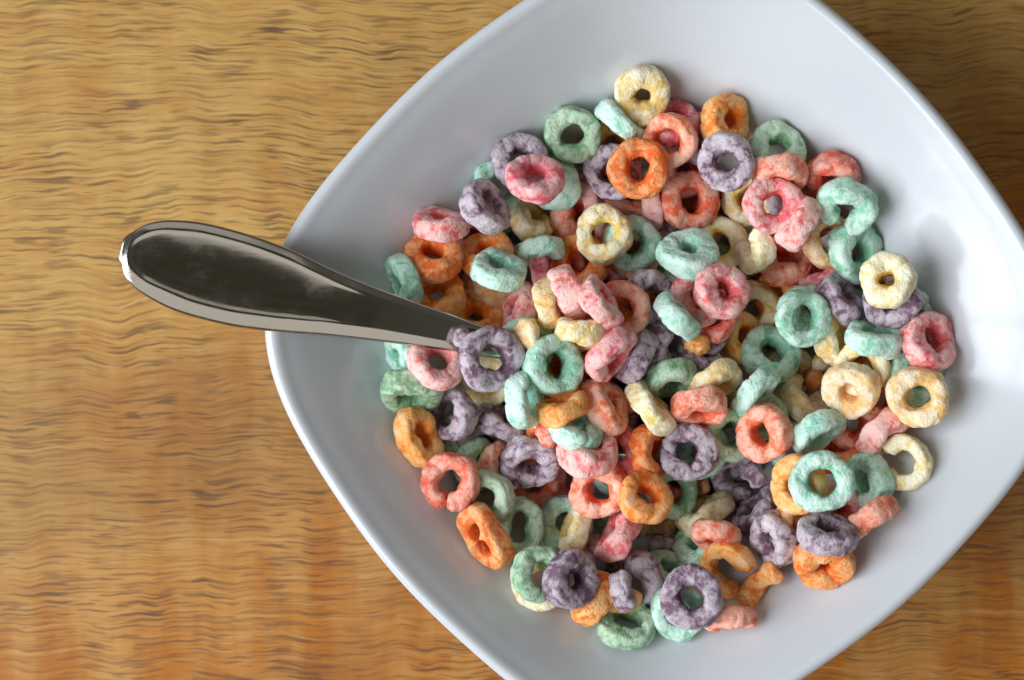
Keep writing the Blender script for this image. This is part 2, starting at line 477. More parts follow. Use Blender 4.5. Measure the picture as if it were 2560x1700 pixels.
def ring_mesh(name, D, seed, mat, arc=None, pinch=0.0, oval=0.0, oph=0.0, thick=1.0, rough=1.0, hole=1.0, nu=64, nv=26):
    """a puffed sugar-glazed ring (or a broken arc of one); D = outer diameter in metres"""
    r_ = np.random.default_rng(seed)
    thick = thick * (.88 + .22 * np.random.default_rng(seed + 9999).random())
    a0 = D * 0.160 * thick * (2 - hole)      # radial half thickness
    b0 = D * 0.200 * (0.9 + 0.2 * r_.random()) * thick ** .5     # axial half thickness
    Rc = D / 2 - a0
    full = arc is None
    if full:
        phi = np.linspace(0, 2 * np.pi, nu, endpoint=False)
    else:
        span = arc[1]
        nu = max(14, int(nu * span / (2 * np.pi)))
        phi = np.linspace(arc[0] - span / 2, arc[0] + span / 2, nu)
    psi = np.linspace(0, 2 * np.pi, nv, endpoint=False)
    P, Q = np.meshgrid(phi, psi, indexing='ij')
    ph = r_.random(6) * 6.28
    A = a0 * (1 + .08 * np.sin(2 * P + ph[0]) + .06 * np.sin(3 * P + ph[1]) + .035 * np.sin(5 * P + ph[2]))
    B = b0 * (1 + .08 * np.sin(2 * P + ph[3]) + .08 * np.sin(4 * P + ph[4]))
    R = Rc * (1 + (.024 + oval) * np.cos(2 * (P - (oph if oval else ph[5]))) + .012 * np.sin(3 * P + ph[2]))
    if pinch:
        R = R * (1 - pinch * np.abs(np.sin(P - oph)) ** 3)
    zc = D * .018 * np.sin(2 * P + ph[1])
    if not full:
        e = np.minimum(P - phi[0], phi[-1] - P) * Rc
        k = np.clip(e / (a0 * .75), 0, 1)
        k = .50 + .50 * np.sqrt(1 - (1 - k) ** 2)
        A, B = A * k, B * k
    ex = 0.64                                   # squarish cross-section
    cq, sq = np.cos(Q), np.sin(Q)
    ca, sa = np.sign(cq) * np.abs(cq) ** ex, np.sign(sq) * np.abs(sq) ** ex
    # flared rim: the outside wall bulges, the hole wall is straighter
    rad = R + A * ca
    X, Y, Z = rad * np.cos(P), rad * np.sin(P), zc + B * sa
    V = np.stack([X.ravel(), Y.ravel(), Z.ravel()], 1)
    nr = np.stack([(cq / a0 * np.cos(P)).ravel(), (cq / a0 * np.sin(P)).ravel(), (sq / b0).ravel()], 1)
    nr /= np.linalg.norm(nr, axis=1)[:, None]
    q = V + r_.random(3) * 3
    n1 = gnoise(q / .0042, seed)
    n2 = gnoise(q / .0021, seed + 7)
    n3 = gnoise(q / .0010, seed + 13)
    ridge = (1 - np.abs(gnoise(q / .0043, seed + 21))) ** 9      # cracks between puffed lumps
    sc = D / .0137 * rough
    cen = V[r_.integers(0, len(V), 70)]                          # popped lumps with sharp creases between
    f1 = np.sqrt(((V[:, None] - cen[None]) ** 2).sum(2).min(1))
    lump = 1 - np.minimum(f1 / .0021, 1.3) ** 1.6
    V = V + nr * ((.00030 * n1 + .00013 * n2 + .00009 * n3 - .00042 * ridge + .00013 * lump) * sc)[:, None]
    holeness = np.clip(-cq.ravel() * 1.3 - .25, 0, 1)
    bare = np.clip(.75 * ridge + .75 * holeness * full + .25 * np.clip(n1, 0, 1), 0, 1)
    F = []
    m = nu if full else nu - 1
    for i in range(m):
        i2 = (i + 1) % nu
        for j in range(nv):
            j2 = (j + 1) % nv
            F.append((i * nv + j, i2 * nv + j, i2 * nv + j2, i * nv + j2))
    V = list(map(tuple, V)); bare = list(bare)
    if not full:                                # broken ends: rough caps
        for i, rev in ((0, 0), (nu - 1, 1)):
            loop = [i * nv + j for j in range(nv)]
            c = np.mean([V[j] for j in loop], axis=0)
            t = np.array([-math.sin(phi[i]), math.cos(phi[i]), 0]) * (1 if rev else -1)
            inner = []
            for j in loop:
                w = np.array(V[j]) * .5 + c * .5 + t * a0 * (.10 + .25 * r_.random())
                inner.append(len(V)); V.append(tuple(w)); bare.append(.3)
            ce = len(V); V.append(tuple(c + t * a0 * .25)); bare.append(.4)
            for j in range(nv):
                j2 = (j + 1) % nv
                qd = (loop[j], inner[j], inner[j2], loop[j2])
                tr = (inner[j], ce, inner[j2])
                F.append(qd if rev else qd[::-1]); F.append(tr if rev else tr[::-1])
    me = bpy.data.meshes.new(name)
    me.from_pydata(V, [], F)
    me.materials.append(mat)
    me.polygons.foreach_set('use_smooth', [True] * len(me.polygons))
    att = me.attributes.new('bare', 'FLOAT', 'POINT')
    att.data.foreach_set('value', [float(b) for b in bare])
    me.update()
    # coarse body for stacking: points along the centre line
    k = np.round(np.linspace(0, nu, 18, endpoint=False) if full else np.linspace(0, nu - 1, 18)).astype(int)
    pts = np.stack([(R[:, 0] * np.cos(phi))[k], (R[:, 0] * np.sin(phi))[k], zc[k, 0]], 1)
    return me, pts, (a0 + b0) / 2

# ------------------------------------------------------------------ the pile
STAT = [SPOON_PTS]

def frame(az, tilt):
    a, t = math.radians(az), math.radians(tilt)
    u = np.array([math.cos(t) * math.cos(a), math.cos(t) * math.sin(a), -math.sin(t)])
    v = np.array([-math.sin(a), math.cos(a), 0])
    n = np.array([math.sin(t) * math.cos(a), math.sin(t) * math.sin(a), math.cos(t)])
    return np.stack([u, v, n], 1)

SOFT = 0.86
def drop(px, py, pts, rho, world=None, under=False):
    """lower a piece straight down until it touches the bowl, the spoon or a piece below"""
    st = np.concatenate(STAT[1:] or STAT) if under else np.concatenate(STAT)
    z = 0.045
    for _ in range(5):
        x, y = world if world else at(px, py, z)
        P = pts + [x, y, 0]
        h, dz = inner_height(P[:, 0], P[:, 1])
        need = (h + rho * np.sqrt(1 + dz * dz) * .97 - P[:, 2]).max()
        near = st[(np.abs(st[:, 0] - x) < .02) & (np.abs(st[:, 1] - y) < .02)]
        if len(near):
            d2 = (P[:, None, 0] - near[None, :, 0]) ** 2 + (P[:, None, 1] - near[None, :, 1]) ** 2
            rr = (rho + near[None, :, 3]) * SOFT
            ok = (d2 < rr * rr) & (P[:, None, 2] > -.30 * pts[:, 2].max() - .0012)
            if ok.any():
                zz = near[None, :, 2] + np.sqrt(np.where(ok, rr * rr - d2, 0)) - P[:, None, 2]
                need = max(need, zz[ok].max())
        z = need
    return x, y, z

COUNT = [0]
BODIES = []
POSES = [
(47.22,2.42,33.72,0.921,-0.122,0.165,0.330),(30.92,7.24,33.53,0.896,-0.131,0.020,-0.424),(34.96,-6.75,31.45,0.958,0.007,0.066,0.280),
(51.38,13.89,13.13,0.964,0.021,0.077,-0.254),(40.59,22.58,12.61,0.142,0.069,0.006,-0.987),(23.76,15.42,12.21,0.848,0.015,0.036,0.529),
(14.91,-0.32,42.15,0.529,0.240,0.136,-0.803),(20.11,-13.36,34.41,0.954,-0.054,0.255,0.149),(33.74,-21.33,33.88,0.292,-0.043,0.057,0.954),
(49.86,-14.57,31.57,0.845,0.099,0.105,-0.515),(58.52,-3.71,14.08,0.957,-0.040,0.233,0.167),(67.98,17.53,17.53,0.015,-0.230,0.014,0.973),
(55.60,27.66,15.19,0.637,0.194,0.085,-0.741),(36.39,37.26,17.39,0.785,0.034,0.033,-0.617),(20.48,30.43,17.14,0.885,-0.040,0.144,0.441),
(10.20,23.23,18.87,0.142,-0.182,0.022,0.973),(0.30,8.37,16.98,0.989,0.010,0.129,-0.075),(2.88,-9.60,17.67,0.656,0.087,0.083,-0.745),
(10.22,-21.72,40.37,0.300,-0.035,-0.022,0.953),(26.35,-32.48,22.19,0.968,0.009,0.248,-0.035),(44.55,-35.79,17.17,0.005,-0.068,0.038,0.997),
(57.87,-29.38,17.00,0.641,-0.157,0.116,0.742),(67.30,-16.72,16.27,0.411,-0.193,0.079,0.887),(70.99,3.08,16.00,0.557,0.151,0.029,-0.816),
(49.46,5.83,37.08,0.412,-0.156,0.073,0.895),(36.04,13.62,15.17,0.040,-0.184,-0.002,0.982),(24.13,2.57,40.26,0.587,-0.176,0.095,0.784),
(26.60,-11.95,36.26,0.249,-0.024,-0.002,-0.968),(45.46,-14.36,31.67,0.686,-0.166,0.165,0.689),(62.92,15.44,16.53,0.819,0.129,0.174,-0.532),
(46.77,29.86,16.88,0.442,-0.156,0.026,0.883),(27.50,28.36,20.51,0.855,0.011,0.083,-0.512),(11.80,18.39,23.15,0.905,0.095,0.116,-0.399),
(3.71,-1.10,47.21,0.983,0.009,0.130,-0.132),(10.28,-15.39,42.90,0.844,-0.108,0.192,0.490),(25.23,-27.65,39.95,0.073,-0.156,0.023,0.985),
(46.96,-27.21,34.43,0.663,-0.023,0.049,-0.747),(61.44,-18.95,32.57,0.249,0.150,0.047,-0.956),(66.80,0.19,17.69,0.371,0.166,0.067,-0.911),
(-12.91,-23.85,32.22,0.959,-0.079,0.273,0.016),(90.79,-6.89,33.41,0.987,0.025,0.161,-0.007),(-7.88,-26.28,31.25,0.974,0.051,0.222,0.001),
(-10.70,8.29,24.39,0.982,0.015,0.188,-0.005),(33.97,10.41,38.42,0.987,-0.011,0.159,0.003),(84.87,6.25,27.24,0.994,0.023,0.104,-0.005),
(42.32,25.85,22.43,0.986,-0.009,0.164,-0.001),(84.84,-20.85,33.72,0.988,-0.017,0.156,0.005),(70.34,35.85,30.41,0.986,0.041,0.159,-0.007),
(-0.06,25.08,23.22,0.983,0.012,0.181,-0.002),(-3.48,37.85,35.34,0.984,0.029,0.176,-0.005),(24.31,48.52,28.21,0.986,0.052,0.160,-0.007),
(74.59,31.77,31.91,0.985,0.044,0.166,-0.009),(36.50,14.74,22.59,0.719,-0.223,0.210,0.624),(22.37,16.07,17.41,0.988,0.001,0.155,-0.001),
(41.05,-34.96,22.07,0.986,0.006,0.166,-0.001),(53.40,-23.29,37.01,0.984,-0.010,0.177,0.002),(52.51,33.81,21.46,0.989,-0.013,0.150,0.004),
(37.34,-1.21,37.97,0.841,0.032,0.540,-0.020),(-3.70,-15.41,23.16,0.892,-0.101,0.299,0.324),(40.43,-38.07,27.08,0.986,-0.002,0.165,0.001),
(22.11,-55.39,34.54,0.944,-0.053,0.325,0.018),(-10.58,25.61,30.93,0.949,0.071,0.307,-0.027),(15.77,31.76,23.67,0.939,-0.010,0.345,0.001),
(43.22,43.04,23.47,0.985,0.011,0.170,-0.004),(84.95,2.20,30.53,0.991,0.022,0.134,-0.005),(91.27,-14.05,37.05,0.988,0.035,0.152,-0.006),
(70.95,-27.23,25.47,0.989,-0.005,0.149,0.000),(74.15,-41.82,37.67,0.994,-0.028,0.103,-0.001),(70.63,-44.71,42.13,0.990,-0.004,0.140,-0.001),
(5.11,-22.69,20.43,0.874,0.004,0.486,-0.001),(-7.92,-31.10,35.55,0.908,-0.064,0.343,0.233),(69.93,-8.18,21.14,0.984,0.046,0.175,-0.005),
(28.55,35.86,24.35,0.714,-0.231,0.304,0.587),(81.53,-28.05,32.48,0.565,-0.373,0.300,0.672),(79.28,-41.57,43.18,0.976,0.004,0.216,-0.002),
(39.03,-9.60,39.99,0.642,0.352,0.412,-0.542),(30.10,-3.98,42.90,0.199,-0.585,0.148,0.772),(-15.33,-17.98,39.03,0.002,-0.312,0.006,0.950),
(-2.49,-31.59,35.93,0.860,-0.093,0.456,0.210),(-6.50,-38.46,42.50,0.177,0.167,0.045,-0.969),(14.91,-35.33,21.83,0.978,-0.015,0.206,0.003),
(-9.00,5.34,30.82,0.669,-0.226,0.241,0.665),(47.41,50.45,29.46,0.991,0.006,0.136,-0.009),(97.24,5.94,39.73,0.988,0.005,0.152,-0.001),
(67.93,11.04,21.89,0.022,0.364,0.033,-0.931),(80.34,0.64,36.89,0.926,-0.034,0.343,0.156),(17.09,19.73,28.93,0.000,-0.131,-0.007,0.991),
(7.25,16.34,31.53,0.724,-0.042,0.688,0.043),(78.28,16.51,27.13,0.385,-0.534,0.296,0.692),(65.44,47.06,37.48,0.806,-0.117,0.158,0.559),
(59.76,35.67,25.92,0.001,0.148,0.004,-0.989),(-2.68,-20.72,33.15,0.695,-0.292,0.526,0.395),(35.56,-49.07,25.85,0.756,-0.255,0.432,0.421),
(38.69,-57.59,34.41,0.752,-0.245,0.431,0.433),(7.04,-59.00,45.62,0.337,0.076,0.021,-0.938),(-26.30,14.53,42.79,0.140,0.594,0.107,-0.785),
(20.33,37.18,24.25,0.762,-0.113,0.621,0.143),(52.62,24.03,25.53,0.000,0.106,0.020,-0.994),(26.89,7.13,44.00,0.004,-0.146,0.025,0.989),
(15.49,-21.48,49.85,0.764,-0.241,0.409,0.438),(2.01,43.88,38.31,0.853,-0.070,0.171,0.487),(40.25,54.02,33.57,0.647,-0.280,0.207,0.678),
(78.34,24.77,34.50,0.978,0.004,0.209,-0.000),(69.92,28.71,41.54,0.234,-0.597,0.186,0.745),(61.66,7.73,21.57,0.087,0.222,0.027,-0.971),
(98.30,-9.01,40.67,0.989,-0.002,0.150,-0.001),(30.28,22.26,25.68,0.960,0.024,0.108,-0.259),(17.00,1.19,51.10,0.510,0.483,0.412,-0.580),
(-26.51,-3.60,41.34,0.142,0.556,0.095,-0.813),(46.84,-51.86,28.91,0.442,-0.417,0.247,0.755),(-18.44,11.02,35.27,0.611,-0.237,0.205,0.727),
(35.42,34.72,25.21,0.752,-0.016,0.659,0.021),(69.60,-35.12,47.31,0.010,0.318,-0.014,-0.948),(46.73,-4.36,34.04,0.724,-0.290,0.450,0.434),
(8.71,8.51,46.98,0.736,-0.053,0.672,0.058),(-24.55,-12.52,43.91,0.602,0.372,0.374,-0.599),(12.17,-16.35,50.85,0.457,-0.498,0.359,0.644),
(4.75,-36.32,28.33,0.714,-0.092,0.102,0.687),(45.35,-37.66,25.27,0.915,-0.036,0.374,0.144),(-6.32,21.30,35.47,0.547,-0.249,0.193,0.776),
(73.20,-14.79,27.05,0.789,-0.197,0.466,0.348),(1.40,-46.10,38.97,0.978,-0.033,0.114,0.173),(12.95,-45.90,30.97,0.977,-0.023,0.210,0.001),
(33.56,-27.42,42.05,0.849,-0.012,0.528,0.018),(53.00,-68.58,45.48,0.592,0.394,0.396,-0.581),(28.07,-69.25,42.82,0.666,-0.261,0.304,0.629),
(19.53,-62.88,44.35,0.219,-0.533,0.148,0.804),(59.23,23.70,35.36,0.147,0.532,0.102,-0.828),(85.51,-6.97,42.28,0.169,0.161,0.022,-0.972),
(40.10,5.57,47.00,0.690,-0.253,0.614,0.286),(-22.98,-23.71,42.73,0.908,-0.052,0.399,0.119),(40.72,-66.09,44.32,0.702,0.090,0.098,-0.700),
(-19.43,20.35,40.45,0.685,-0.214,0.228,0.659),(59.74,-12.41,41.18,0.729,0.235,0.572,-0.294),(-5.96,13.53,26.59,0.718,-0.265,0.495,0.412),
(11.26,38.94,29.97,0.045,-0.523,0.037,0.850),(65.69,40.75,41.13,0.603,0.381,0.380,-0.588),(81.33,9.96,37.76,0.802,-0.188,0.474,0.311),
(57.20,0.22,26.02,0.924,-0.021,0.372,0.081),(75.58,-2.52,20.90,0.758,-0.229,0.426,0.437),(75.36,-53.77,49.98,0.619,0.253,0.213,-0.713),
(63.90,-48.87,43.24,0.128,0.527,0.095,-0.835),(49.84,-10.38,41.23,0.724,0.271,0.480,-0.415),(20.98,8.91,51.55,0.751,-0.186,0.587,0.238),
(13.73,11.49,46.57,0.732,-0.120,0.657,0.132),(11.28,-9.12,43.88,0.776,-0.244,0.343,0.470),(2.30,7.74,34.32,0.169,-0.582,0.122,0.786),
(-18.09,-5.45,48.36,0.819,-0.138,0.272,0.485),(6.73,-23.97,51.66,0.833,-0.130,0.482,0.239),(36.42,-48.07,25.61,0.605,-0.387,0.417,0.557),
(50.20,-48.13,38.28,0.538,0.424,0.361,-0.633),(31.83,-58.99,38.17,0.152,0.478,0.084,-0.861),(52.73,53.79,36.79,0.930,-0.027,0.357,0.077),
(78.93,39.82,39.14,0.452,0.316,0.175,-0.816),(87.54,-43.12,47.20,0.685,0.308,0.530,-0.392),(2.86,-14.23,52.25,0.841,-0.004,0.540,0.028),
(25.22,41.83,34.14,0.001,0.178,0.004,-0.984),(57.25,-34.02,24.29,0.170,0.277,0.061,-0.944),(26.03,-48.21,40.57,0.222,-0.632,0.194,0.716),
(53.04,-56.45,39.74,0.204,0.310,0.063,-0.926),(6.55,-56.30,51.25,0.983,-0.010,0.178,0.043),(-17.26,28.18,43.05,0.605,-0.387,0.423,0.553),
(-6.48,32.34,44.41,0.836,-0.134,0.475,0.238),(15.05,50.90,35.50,0.704,0.074,0.077,-0.702),(87.17,-34.35,42.43,0.033,0.495,0.038,-0.867),
(45.27,10.03,41.39,0.162,0.286,0.035,-0.944),(4.37,30.32,27.17,0.796,-0.185,0.489,0.304),(38.82,49.09,38.83,0.174,0.196,0.055,-0.963),
(92.60,9.75,44.71,0.168,0.177,0.008,-0.970),(88.29,-0.10,44.21,0.610,-0.379,0.476,0.508),(91.03,-22.90,40.73,0.761,0.222,0.524,-0.312),
(23.72,-3.23,50.92,0.752,0.215,0.551,-0.290),(6.66,21.44,31.31,0.594,0.403,0.428,-0.549),(-6.41,-47.71,46.61,0.204,0.366,0.087,-0.904),
(15.98,-46.33,36.92,0.134,-0.630,0.111,0.757),(26.62,-61.54,40.49,0.638,-0.289,0.317,0.640),(44.55,34.98,28.49,0.991,0.000,0.132,-0.000),
(44.55,-5.11,42.34,0.749,-0.180,0.205,0.604),(29.81,24.28,30.12,0.960,0.022,0.111,-0.256),(84.99,21.68,35.96,0.956,0.026,0.281,-0.083),
(74.96,-22.37,41.63,0.733,0.264,0.477,-0.406),(45.76,-16.32,44.71,0.606,0.365,0.364,-0.606),(22.65,-16.05,44.86,0.816,-0.117,0.537,0.179),
(-5.95,-9.43,32.99,0.568,0.115,0.081,-0.811),(60.45,-60.11,45.40,0.276,-0.626,0.256,0.683),(72.35,-9.07,26.20,0.756,-0.236,0.432,0.432),
(95.47,-29.90,44.35,0.002,-0.216,0.008,0.976),(59.18,-35.02,34.75,0.788,-0.180,0.510,0.294),(33.69,-16.62,43.58,0.718,-0.226,0.601,0.268),
(-3.27,17.00,44.59,0.698,-0.289,0.377,0.535),(6.26,1.62,48.46,0.879,0.072,0.466,-0.070),(22.35,-47.07,26.78,0.760,-0.224,0.534,0.294),
(21.46,-36.54,43.02,0.169,0.183,0.029,-0.968),(48.61,-43.78,25.79,0.382,-0.566,0.330,0.653),(28.50,-60.34,45.19,0.834,-0.105,0.522,0.141),
(27.11,54.22,35.39,0.710,-0.268,0.551,0.347),(69.33,20.17,26.00,0.716,-0.231,0.254,0.608),(64.87,-3.54,29.15,0.784,-0.164,0.246,0.546),
(82.54,-12.12,44.68,0.386,0.284,0.118,-0.870),(61.58,-42.79,30.32,0.295,-0.596,0.248,0.705),(43.05,-27.50,42.52,0.499,-0.067,0.028,0.863),
(4.61,-29.87,40.88,0.658,0.259,0.227,-0.670),(-15.01,-34.52,45.98,0.000,-0.125,0.003,0.992),(73.28,6.86,33.60,0.972,-0.019,0.157,0.172),
(61.61,-22.76,42.71,0.081,0.304,0.026,-0.949),(18.38,-27.43,48.09,0.603,-0.369,0.370,0.603),(32.26,-38.11,49.28,0.808,-0.171,0.285,0.487),
(5.63,39.34,45.57,0.670,-0.253,0.273,0.642),(81.88,32.62,43.00,0.497,0.323,0.199,-0.780),(75.66,-46.63,53.10,0.638,-0.350,0.400,0.557),
(43.29,21.18,40.84,0.652,-0.294,0.295,0.634),(10.11,-6.03,52.26,0.974,-0.016,0.210,0.086),(-8.41,-0.45,52.82,0.120,-0.058,0.012,0.991),
(14.22,-57.61,51.91,0.949,-0.014,0.305,0.078),(52.43,43.56,42.77,0.174,0.168,0.039,-0.970),(98.41,-13.76,48.12,0.173,0.100,0.017,-0.980),
(63.91,33.04,42.40,0.999,0.001,0.053,0.000),(101.58,-0.33,44.57,0.915,-0.076,0.324,0.229),(50.89,11.79,47.09,0.947,-0.042,0.194,0.252),
(22.73,26.24,35.23,0.381,-0.085,0.027,0.920),(31.22,42.08,41.00,0.174,0.056,0.010,-0.983),(43.26,-61.87,51.52,0.173,-0.093,0.018,0.980),
(90.76,14.46,49.55,0.170,-0.150,0.021,0.974),(74.35,-34.06,53.58,0.642,-0.029,0.033,0.766),(70.95,5.36,43.60,0.987,-0.017,0.145,0.069),
(-5.15,-4.48,53.96,0.976,-0.010,0.177,0.128),(32.24,60.59,36.87,0.699,0.110,0.107,-0.698)]
def place(name, color, px, py, az, tilt, Dpx, label, cat, group, arc=None, world=None, under=False, **kw):
    COUNT[0] += 1
    D = Dpx * 1.05 * mmpp(.042)
    me, pts, rho = ring_mesh(name, D, 100 + COUNT[0] * 3, MATS[color], arc=arc, **kw)
    Rm = frame(az, tilt)
    rp = pts @ Rm.T
    c = np.zeros(3)
    if arc is not None:                # centre a fragment on its own middle
        c = (rp.max(0) + rp.min(0)) / 2
        rp = rp - c
    if POSES:                          # settled pose: position in mm, rotation as a quaternion
        q = POSES[COUNT[0] - 1]
        M = Matrix.Translation(Vector(q[:3]) / 1000) @ Quaternion(q[3:]).to_matrix().to_4x4()
        z = 0
    else:
        x, y, z = drop(px, py, rp, rho, world, under)
        M = Matrix([[*Rm[0], x - c[0]], [*Rm[1], y - c[1]], [*Rm[2], z - c[2]], [0, 0, 0, 1]])
        STAT.append(np.concatenate([rp + [x, y, z], np.full((len(rp), 1), rho)], 1))
        BODIES.append(dict(pts=pts, rho=rho, R=Rm, t=np.array([x, y, z]) - c, px=px, py=py, world=world, under=under))
    o = bpy.data.objects.new(name, me)
    COL.objects.link(o)
    o.matrix_world = M
    tag(o, label, cat, group)
    return o, z

# hidden bed of rings that carries the ones in view
BED = 'cereal rings buried under the top of the heap'
cols = ['purple', 'sage', 'coral', 'mint', 'pink', 'orange', 'yellow']
bed = []
for R_, n_ in ((.008, 3), (.022, 8), (.036, 13), (.015, 5), (.030, 10)):
    for i in range(n_):
        a = (i + .5 * (R_ > .02)) / n_ * 2 * math.pi + .3
        bed.append((BC.x + R_ * math.cos(a) + random.uniform(-.002, .002), BC.y + R_ * math.sin(a) + random.uniform(-.002, .002)))
for lay in range(1):
    for i, (x, y) in enumerate(bed if lay == 0 else bed[3::2]):
        place('cereal_ring', cols[(i * 5 + i // 3) % 7], 0, 0, random.uniform(0, 360), random.uniform(0, 30), random.uniform(130, 142),
              'shadowed cereal ring at the bottom of the heap, glimpsed only through gaps', 'cereal ring', BED, world=(x, y), nu=40, nv=16)

